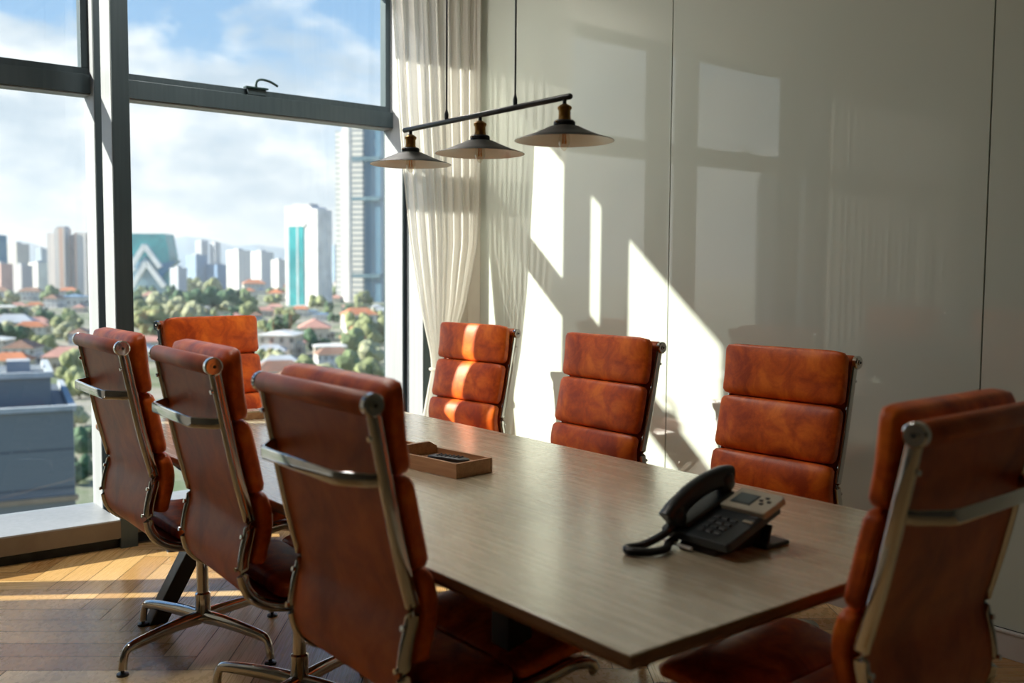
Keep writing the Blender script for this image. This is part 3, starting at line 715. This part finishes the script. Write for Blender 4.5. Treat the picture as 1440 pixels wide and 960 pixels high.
# mountains
def hills():
    prof = [(-700, 372), (-350, 362), (-120, 366), (0, 358), (12, 350), (30, 341), (48, 345), (62, 350), (90, 358), (150, 360), (195, 350), (230, 339), (262, 333), (290, 336), (330, 347), (362, 344), (400, 349), (440, 352), (480, 357), (545, 362), (700, 355), (950, 366), (1300, 370)]
    vs = []; fs = []; D = 9000; n = 0; L = []
    for (a, b) in zip(prof[:-1], prof[1:]):
        for k in range(6):
            t_ = k/6; L.append((a[0]+(b[0]-a[0])*t_, a[1]+(b[1]-a[1])*t_))
    for i, (x, y) in enumerate(L):
        y += 1.2*mnoise.noise(Vector((x*.06, 3, 0)))
        d = ray(x, 382); d.z = 0; base = CAM+d*D; hgt = (382.5-y)/F_PX*D+34
        for j, (k, h) in enumerate(((.72, 0), (.80, .28), (.88, .55), (.95, .86), (1, 1), (1.12, .6), (1.3, 0))):
            q = CAM+d*D*k; wob = 1+.14*mnoise.noise(Vector((x*.03, j*.9, 1)))*(0 if j in (0, 4, 6) else 1)
            vs.append((q.x, q.y, GZ+hgt*h*wob*(k if j < 4 else 1)))
    m_ = len(L)
    for i in range(m_-1):
        for j in range(6): a = i*7+j; fs.append((a, a+1, a+8, a+7))
    o = MB().add(vs, fs).build('mountain_ridge', mat('haze_blue_forest', rough=.95, build=mottled((.10, .20, .31), (.12, .235, .36), (.15, .27, .40), .0012, bumpk=0)), None, smooth=True, angle=180)  # distance haze is mixed into the forest colour as blue
    struct(o, 'long low blue mountain ridge on the horizon behind the city', 'mountain')
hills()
def place(o, px, d, py=None):
    q = at_depth(px, 383, d); o.location = (q.x, q.y, GZ)
    dd = ray(px, 383); o.rotation_euler = (0, 0, -math.atan2(dd.x, dd.y)); return o     # local +y looks away from the room, local -y faces it
def top_h(py, d): return CAM.z+(383-py)/F_PX*d-GZ
def bld(name, px0, px1, pytop, d, label, cat='building'):
    r = empty(name); place(r, (px0+px1)/2, d); tag(r, label, cat); return r, (px1-px0)/F_PX*d, top_h(pytop, d)
W_ = plain('white_render', (.74, .72, .70)); C_ = plain('grey_concrete', (.42, .44, .47))
TEAL = mat('teal_curtain_wall', rough=.2, build=mottled((.015, .20, .23), (.02, .28, .32), (.05, .42, .45), .03, bumpk=0))
BLUEG = mat('blue_curtain_wall', rough=.25, build=mottled((.03, .14, .26), (.05, .20, .34), (.10, .28, .42), .03, bumpk=0))
# residential tower with balconies
r, w_, h = bld('residential_tower', 476, 543, 181, 1150, 'very tall residential tower with stacked white balconies beside a blue glass side')
r.rotation_euler.z -= .35
BALC = facade('balcony_bands', (.66, .63, .58), (.20, .24, .27), 6.0, 400, .42, 1)
BALC2 = facade('balcony_bands_pale', (.66, .66, .64), (.34, .38, .40), 6.0, 9, .35, .8)
MB().box(-w_*.5, -w_*.18, -12, 14, 0, h-6).build('balcony_wing', BALC2, r)
MB().lathe([(0, 0), (9, 0), (9, h-3), (0, h-3)], (-w_*.18, -10, 0), 20).build('rounded_stair_column', W_, r, smooth=True, angle=50)
MB().box(-w_*.10, w_*.13, -18, 14, 0, h).build('balcony_wing', BALC, r)
MB().box(w_*.13, w_*.5, -14, 16, 0, h-2).build('glass_wing', facade('tower_blue_glass', (.13, .26, .36), (.07, .17, .27), 3.6, 9, .6, .7, rough=.3), r)
for zz in (h*.80, h*.575, h*.14): MB().box(-w_*.11, w_*.50, -18.3, 12, zz, zz+4.5).build('plant_floor_band', plain('band_teal%d' % zz, (.10, .19, .24)), r)
# white office block with teal glass
r, w_, h = bld('white_office_block', 405, 470, 292, 1000, 'white office block with a tall teal glass front, left of the tallest tower')
r.rotation_euler.z -= .62
MB().box(-22, 10, -13, 13, 0, h).box(10, 17, -13, 13, 0, h*.97).build('tower_body', plain('office_white', (.88, .85, .84)), r)
MB().box(-17, 1, -13.8, -12.5, 0, h*.80).build('glass_front', TEAL, r)
MB().box(-20, -17, -13.9, -12.5, 0, h*.80).box(-7.5, -5.8, -14.1, -12.5, 0, h*.80).build('front_pier', plain('pier_grey', (.52, .58, .62)), r)
MB().box(-20, 3, -14.2, -12, h*.80, h*.84).build('lintel', W_, r)
MB().box(-18, 4, -8, 8, h, h+3).build('roof_plant', C_, r)
# crystal shaped building
r, w_, h = bld('angular_glass_building', 176, 258, 331, 1500, 'angular teal and blue glass building with white zigzag frames'); r.rotation_euler.z -= .38
MB().add([(-44, -16, 0), (26, -16, 0), (26, 20, 0), (-44, 20, 0), (-44, -16, h), (24, -16, h), (24, 20, h), (-44, 20, h), (30, -16, h*.62), (30, 20, h*.62)], [(0, 4, 5, 8, 1), (1, 8, 9, 2), (8, 5, 6, 9), (2, 9, 6, 7, 3), (3, 7, 4, 0), (4, 7, 6, 5)]).build('glass_body', TEAL, r)
MB().add([(14, -24, 20), (45, -24, h*.56), (18, -24, h*.50), (20, -24, 14), (14, -6, 20), (45, -6, h*.56), (18, -6, h*.50)], [(0, 1, 2), (4, 6, 5), (0, 4, 5, 1), (1, 5, 6, 2), (2, 6, 4, 0)]).build('glass_wedge', mat('deep_blue_glass', rough=.2, build=mottled((.01, .16, .34), (.015, .21, .42), (.03, .27, .5), .03, bumpk=0)), r)
MB().add([(-46, -22, 0), (4, -22, 0), (36, -22, 0), (-6, -22, h*.62), (-30, -22, h*.3), (-46, -22, h*.3), (-46, -14, 0), (36, -14, 0), (-6, -14, h*.62), (-46, -14, h*.3)], [(0, 1, 2, 3, 4, 5), (6, 9, 8, 7), (2, 7, 8, 3), (3, 8, 9, 5, 4)]).build('pale_blue_base', plain('pale_blue_glass', (.30, .46, .58), rough=.3), r)
for (x0, z0, x1, z1) in ((-46, h*.80, -20, h*.38), (-30, h*.36, -3, h*.80), (-24, h*.10, -1, h*.52), (-1, h*.52, 26, h*.12), (-3, h*.80, 20, h*.44)):
    dx, dz = x1-x0, z1-z0; L = math.hypot(dx, dz); nx, nz = -dz/L*3.6, dx/L*3.6
    vs = [(x, y, z) for y in (-30, -24) for x, z in ((x0-nx, z0-nz), (x1-nx, z1-nz), (x1+nx, z1+nz), (x0+nx, z0+nz))]
    MB().add(vs, [(0, 1, 2, 3), (7, 6, 5, 4), (0, 4, 5, 1), (1, 5, 6, 2), (2, 6, 7, 3), (3, 7, 4, 0)]).build('zigzag_frame', plain('frame_white%d' % int(x0+60), (.86, .88, .90)), r)
# apartment group, white with orange stripes
APW = facade('apartment_white', (.72, .68, .66), (.36, .36, .38), 3.4, 3.4, .45, .4, stripes=((.66, .38, .26), 21, .30))
r, w_, h = bld('apartment_tower', 66, 126, 326, 1350, 'cluster of white apartment slabs with orange stripes left of the window post'); r.rotation_euler.z -= .5
for (x0, x1, y0, k) in ((-.5, -.27, 0, .95), (-.23, .02, -10, 1.02), (.02, .22, 4, .93), (.22, .5, -6, .96)):
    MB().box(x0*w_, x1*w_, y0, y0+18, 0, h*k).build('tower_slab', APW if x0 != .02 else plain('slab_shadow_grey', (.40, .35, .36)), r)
MB().box(-.2*w_, 0, -6, 6, h, h*1.05).build('roof_tank', C_, r)
far_specs = [(-30, 8, 334, 1300, BLUEG, 'dark blue glass tower cut off by the left edge of the picture'),
 (10, 40, 346, 1600, facade('grey_flats', (.52, .50, .48), (.34, .35, .37), 3.4, 5, .5, .5), 'pale grey apartment block beside the dark blue tower'),
 (42, 66, 372, 1450, W_, 'low white building left of the orange striped apartments'),
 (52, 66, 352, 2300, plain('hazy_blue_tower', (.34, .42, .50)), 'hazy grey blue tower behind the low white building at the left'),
 (-12, 16, 374, 1180, plain('pink_block', (.62, .42, .38)), 'low pinkish block at the left edge below the dark blue tower'),
 (18, 44, 376, 1250, facade('grey_low_flats', (.48, .47, .50), (.36, .37, .40), 3.4, 4, .5, .5), 'low grey block in front of the pale grey apartment block at the left'),
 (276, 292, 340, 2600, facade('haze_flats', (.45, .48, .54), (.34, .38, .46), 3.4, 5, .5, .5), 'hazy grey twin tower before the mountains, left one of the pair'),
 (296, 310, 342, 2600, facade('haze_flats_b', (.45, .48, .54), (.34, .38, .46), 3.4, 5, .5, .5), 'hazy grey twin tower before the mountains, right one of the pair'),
 (262, 291, 360, 1900, plain('pale_blue_office', (.28, .38, .52)), 'pale blue square office building in front of the hazy twin towers'),
 (291, 322, 373, 1900, plain('blue_low_hall', (.16, .26, .42)), 'long low blue hall right of the pale blue office'),
 (320, 352, 353, 1700, facade('white_flats', (.78, .77, .76), (.45, .46, .50), 3.4, 9, .5, .35), 'bright white apartment block in the middle of the view, left half of a pair'),
 (352, 384, 355, 1750, facade('white_flats_b', (.74, .74, .74), (.42, .45, .50), 3.4, 8, .5, .4), 'bright white apartment block in the middle of the view, right half of a pair'),
 (382, 402, 366, 1650, W_, 'small white house block just left of the white office block'),
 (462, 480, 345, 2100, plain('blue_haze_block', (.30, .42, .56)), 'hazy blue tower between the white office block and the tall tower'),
 (240, 262, 378, 1400, facade('blueish_low', (.50, .54, .60), (.36, .42, .5), 3.4, 5, .5, .5), 'low pale block right of the angular glass building')]
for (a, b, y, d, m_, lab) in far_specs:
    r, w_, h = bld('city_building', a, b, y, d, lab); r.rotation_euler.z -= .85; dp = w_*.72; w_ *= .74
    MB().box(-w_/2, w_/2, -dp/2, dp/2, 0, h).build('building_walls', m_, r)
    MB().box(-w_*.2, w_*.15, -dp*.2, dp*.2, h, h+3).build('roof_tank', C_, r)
# near grey building at the lower left
r = empty('grey_neighbour_building'); place(r, 10, 62); tag(r, 'near grey panelled building with a pale roof edge at the lower left', 'building')
PANL = facade('grey_panels', (.19, .215, .24), (.10, .12, .15), 2.4, 4.0, .06, .985, rough=.6)
hh = top_h(574, 62)
MB().box(-9, 3.45, -4, 12, 0, hh).build('lower_block', PANL, r)
MB().box(-9.2, 3.6, -4.2, -3.6, hh, hh+.30).box(3.2, 3.6, -3.6, 12, hh, hh+.3).build('parapet', plain('parapet_pale', (.42, .46, .50), 1), r)
h2 = top_h(533, 62)
MB().box(-9, 2.3, -1.5, 8, hh, h2).build('upper_block', PANL, r)
MB().box(-9.1, 2.45, -1.7, -1.3, h2, h2+.35).box(2.0, 2.45, -1.3, 8, h2, h2+.35).build('parapet', plain('parapet_pale_b', (.46, .50, .54), 1), r)
MB().box(-3, -1, 0, 3, h2, h2+1.2).box(-.2, 1.2, 2, 4, h2, h2+.8).build('roof_plant', C_, r)
MB().box(-9.0, 3.6, -4.4, -4.0, hh-7.2, hh-6.7).box(-9.0, 3.6, -4.4, -4.0, hh-5.6, hh-5.3).build('brown_ledge', plain('ledge_brown', (.34, .25, .17), 1), r)

# buildings seen only as reflections in the glass wall
r = empty('stepped_building'); r.location = (-262, 184, GZ); r.rotation_euler = (0, 0, .85); tag(r, 'pale stepped tower with a roof terrace, seen as a reflection in the glass wall', 'building')
MB().box(-14, 12, -10, 10, 0, 66).box(-14, 4, -8, 8, 66, 72).box(-15, 6, -9, 9, 72, 73).box(-12, 2, -6, 6, 73, 78).build('building_walls', facade('stepped_tower', (.52, .49, .45), (.36, .35, .33), 3.3, 5, .4, .5), r)
MB().lathe([(0, 0), (2, 1), (2.4, 3), (1, 5), (0, 5.4)], (-6, 0, 78), 10).build('roof_tree', plain('roof_tree_green', (.10, .16, .07)), r)

# houses
ROOFS = [('orange red', (.58, .21, .10)), ('pink red', (.60, .31, .25)), ('brown', (.30, .17, .12)), ('pale grey', (.46, .49, .53)), ('white', (.70, .70, .69)), ('slate blue', (.15, .27, .42))]
WALLS = [(.74, .70, .62), (.62, .56, .48), (.66, .66, .66)]
WM = [facade('house_walls_%d' % i, c, tuple(k*.35 for k in c), 3.0, 2.6, .45, .4) for i, c in enumerate(WALLS)]
protos = []
for i, (nm, c) in enumerate(ROOFS):
    r = empty('house')
    L, Wd, H = 6.5, 4.6, (6.0 if i % 2 == 0 else 4.2)
    MB().box(-L, L, -Wd, Wd, 0, H).box(-L*.4, L*.3, -Wd-1.6, -Wd, 0, H*.6).build('house_walls', WM[i % 3], r)
    rm = plain('roof_'+nm.replace(' ', '_'), c)
    hr = 2.6 if i < 4 else 1.0
    MB().add([(-L-.7, -Wd-.7, H), (L+.7, -Wd-.7, H), (L+.7, Wd+.7, H), (-L-.7, Wd+.7, H), (-L+3.2, 0, H+hr), (L-3.2, 0, H+hr)], [(0, 1, 5, 4), (1, 2, 5), (2, 3, 4, 5), (3, 0, 4), (0, 3, 2, 1)]).build('roof', rm, r)
    protos.append(r)
used = [False]*len(ROOFS)
ICO = None
def crown_mesh(seed, col):
    bm = bmesh.new(); rnd = random.Random(seed)
    for k in range(13):
        a = rnd.uniform(0, 6.28); rr = rnd.uniform(.0, .70); c = Vector((math.cos(a)*rr, math.sin(a)*rr, rnd.uniform(.45, 1.20)-.3*rr)); s = rnd.uniform(.22, .44)
        r_ = bmesh.ops.create_icosphere(bm, subdivisions=2, radius=s, matrix=Matrix.Translation(c))
        for v in r_['verts']:
            d_ = v.co-c; v.co = c+d_*(1+.42*mnoise.noise(v.co*3.1+Vector((seed, 0, 0)))+.15*mnoise.noise(v.co*9))
    me = bpy.data.meshes.new('tree_crown'); bm.to_mesh(me); bm.free()
    me.materials.append(mat('foliage_%d' % seed, rough=.8, build=mottled(tuple(c*.55 for c in col), col, tuple(c*1.5 for c in col), .7, bumpk=0)))
    return me
GREENS = [('dark green', (.06, .13, .06)), ('mid green', (.14, .20, .08)), ('olive green', (.25, .28, .12)), ('pale green', (.36, .37, .22))]
TRUNK = plain('bark', (.13, .09, .06))
tprot = []
for i, (nm, c) in enumerate(GREENS):
    r = empty('tree'); o = bpy.data.objects.new('tree_crown', crown_mesh(11+i, c)); COL.objects.link(o); o.parent = r
    MB().tube([(0, 0, 0), (.03, 0, .4), (0, .04, .8)], [.07, .055, .03], 8).build('trunk', TRUNK, r, smooth=True)
    tprot.append(r)
tused = [False]*4
rc = random.Random(21)
taken = []
def free(q, r):
    for (x, y, t) in taken:
        if (q.x-x)**2+(q.y-y)**2 < (r+t)**2: return False
    taken.append((q.x, q.y, r)); return True
for o_ in list(COL.objects):
    if o_.parent is None and o_.location.z == GZ and o_.get('category') == 'building': taken.append((o_.location.x, o_.location.y, 36 if 'near' not in o_['label'] else 9))
def zone(px, py):
    z = 'far off' if py < 400 else ('in the distance' if py < 425 else ('in the middle distance' if py < 470 else 'low in the window'))
    for lim, w_ in ((40, 'below the dark blue tower'), (66, 'below the hazy blue tower'), (150, 'below the striped apartments'), (258, 'below the angular building'), (320, 'below the twin towers'), (402, 'below the bright white blocks'), (470, 'below the white office block'), (999, 'below the tallest tower')):
        if px < lim: return z, w_
AUTO = []
def put_house(px, py, k, sc=1.0, rz=None, label=None):
    if not free(on_z(px, py, GZ), 7.4*sc): return
    if used[k]: o = copy_tree(protos[k])
    else: o = protos[k]; used[k] = True
    q = on_z(px, py, GZ); o.location = q; o.scale = (sc, sc, sc); o.rotation_euler = (0, 0, rz if rz is not None else rc.choice([-.5, -.3, .9, 1.1, -.4]))
    nm = ROOFS[k][0]; z, s = zone(px, py)
    tag(o, label or '%s roofed house %s %s' % (nm, z, s), 'house', 'houses of the city outside')
    if not label: AUTO.append((o, px))
def put_tree(px, py, k, sc, label=None):
    if not free(on_z(px, py, GZ), 1.0*sc): return
    if tused[k]: o = copy_tree(tprot[k])
    else: o = tprot[k]; tused[k] = True
    q = on_z(px, py, GZ); o.location = q; o.scale = (sc, sc, sc*rc.uniform(.8, 1.1)); o.rotation_euler = (0, 0, rc.uniform(0, 6.28))
    nm = GREENS[k][0]; z, s = zone(px, py)
    tag(o, label or '%s tree %s %s' % (nm, z, s), 'tree', 'trees of the city outside')
    if not label: AUTO.append((o, px))
def visible(px, py):
    if 122 < px < 190: return False
    if px < 88 and py > 560: return False
    if 222 < px < 368 and py > 480: return False
    if px > 545: return False
    if 190 < px < 370 and py > 520: return False
    if px > 190 and py > 640: return False
    return True
for (x, y, k, s, lab) in [(357, 412, 0, 2.6, 'long white house with an orange roof among the trees, right of the big dark trees'), (410, 416, 0, 2.4, 'orange roofed white house at the foot of the white office block'), (443, 478, 1, 1.6, 'white gabled house with a pink orange roof, low in the middle window'), (396, 500, 4, 1.5, 'white roofed house low in the middle window, right of the orange chair'), (212, 425, 1, 1.8, 'pink roofed house just right of the window post'), (418, 505, 3, 1.3, 'pale grey roofed house below the pink gabled one'), (505, 462, 0, 1.5, 'orange roofed house at the right of the view, below the tall tower'), (105, 430, 5, 2.2, 'slate blue roofed hall left of the window post'), (60, 408, 3, 4.0, 'long pale grey roofed hall below the striped apartments'), (100, 410, 0, 4.0, 'wide orange roofed hall below the striped apartments'), (100, 520, 1, 1.2, 'pinkish house behind the near grey building'), (20, 470, 3, 1.6, 'grey roofed house above the near grey building')]:
    put_house(x, y, k, s, None, lab)
# clusters the photo shows
for (x, y, k, s) in [(262, 438, 0, 15), (285, 440, 0, 17), (305, 436, 0, 18), (325, 432, 0, 15), (345, 430, 1, 14), (300, 412, 2, 18), (270, 408, 2, 18), (240, 425, 2, 16), (225, 440, 3, 14), (214, 460, 2, 12), (205, 470, 2, 11), (250, 455, 3, 12), (278, 462, 3, 11), (352, 450, 2, 10), (385, 432, 2, 10), (225, 404, 1, 13), (245, 402, 1, 13), (530, 402, 0, 22), (522, 404, 1, 17), (505, 470, 2, 9), (525, 485, 2, 10), (500, 500, 1, 9), (540, 470, 2, 9), (392, 470, 0, 7), (400, 462, 0, 6), (20, 455, 0, 9), (40, 470, 1, 9), (60, 500, 2, 7), (10, 490, 0, 9), (100, 540, 2, 5), (112, 560, 2, 5), (105, 600, 3, 4), (118, 640, 0, 4), (108, 680, 0, 3.4), (30, 500, 1, 7), (95, 480, 3, 7), (395, 520, 3, 6), (430, 540, 2, 6), (520, 540, 2, 6)]:
    put_tree(x, y, k, s)
nh = nt_ = 0
py = 396.0
while py < 700:
    D = 47050/(py-382.5); big = 1.0 if D < 900 else (1.7 if D < 1600 else 2.6)
    sp = 11.5*big*F_PX/D
    px = -10+rc.uniform(0, sp)
    while px < 545:
        qx, qy = px+rc.uniform(-.25, .25)*sp, py+rc.uniform(-.15, .15)*sp*.5
        greeny = 190 < qx < 345 and 395 < qy < 480
        if visible(qx, qy):
            u = rc.random()
            if u < (.16 if greeny else .50):
                k = rc.choices(range(6), [3, 3, 3, 3, 3, .8])[0]; put_house(qx, qy, k, big*rc.uniform(.8, 1.15)); nh += 1
            elif u < .93:
                k = rc.choices(range(4), [2, 3, 3, 2])[0]; put_tree(qx, qy, k, big*rc.uniform(4.5, 7.5)); nt_ += 1
        px += sp*1.12
    py += max(2.6, sp*.27)
by = {}
for o_, px_ in AUTO: by.setdefault(o_['label'], []).append((px_, o_))
ORD = ['leftmost', 'second from left', 'third from left', 'fourth from left', 'fifth from left', 'sixth from left', 'seventh from left', 'eighth from left', 'ninth from left', 'tenth from left', 'eleventh from left', 'twelfth from left', 'thirteenth from left', 'fourteenth from left']
for lab, L_ in by.items():
    if len(L_) == 1: continue
    for i_, (px_, o_) in enumerate(sorted(L_, key=lambda t_: t_[0])):
        nm_ = 'left one' if len(L_) == 2 and i_ == 0 else ('rightmost' if i_ == len(L_)-1 else ORD[min(i_, 13)])
        o_['label'] = lab+', '+('right one' if len(L_) == 2 and i_ == 1 else nm_)
# thin daylight haze over the city
hz = bpy.data.materials.new('haze'); hz.use_nodes = True; t = hz.node_tree; t.nodes.clear()
vs_ = N(t, 'ShaderNodeVolumeScatter'); vs_.inputs['Color'].default_value = (.86, .93, 1, 1); vs_.inputs['Density'].default_value = 1.1e-4; vs_.inputs['Anisotropy'].default_value = .2
oo = N(t, 'ShaderNodeOutputMaterial'); t.links.new(vs_.outputs[0], oo.inputs['Volume'])
hb = MB().box(-6000, 11000, 130, 13000, GZ-2, 420).build('city_haze', hz); tag(hb, 'thin blue white haze lying over the distant city', 'haze', kind='stuff')
print('CITY', nh, nt_, len([o for o in COL.objects if o.get('category') == 'house']), len([o for o in COL.objects if o.get('category') == 'tree']))
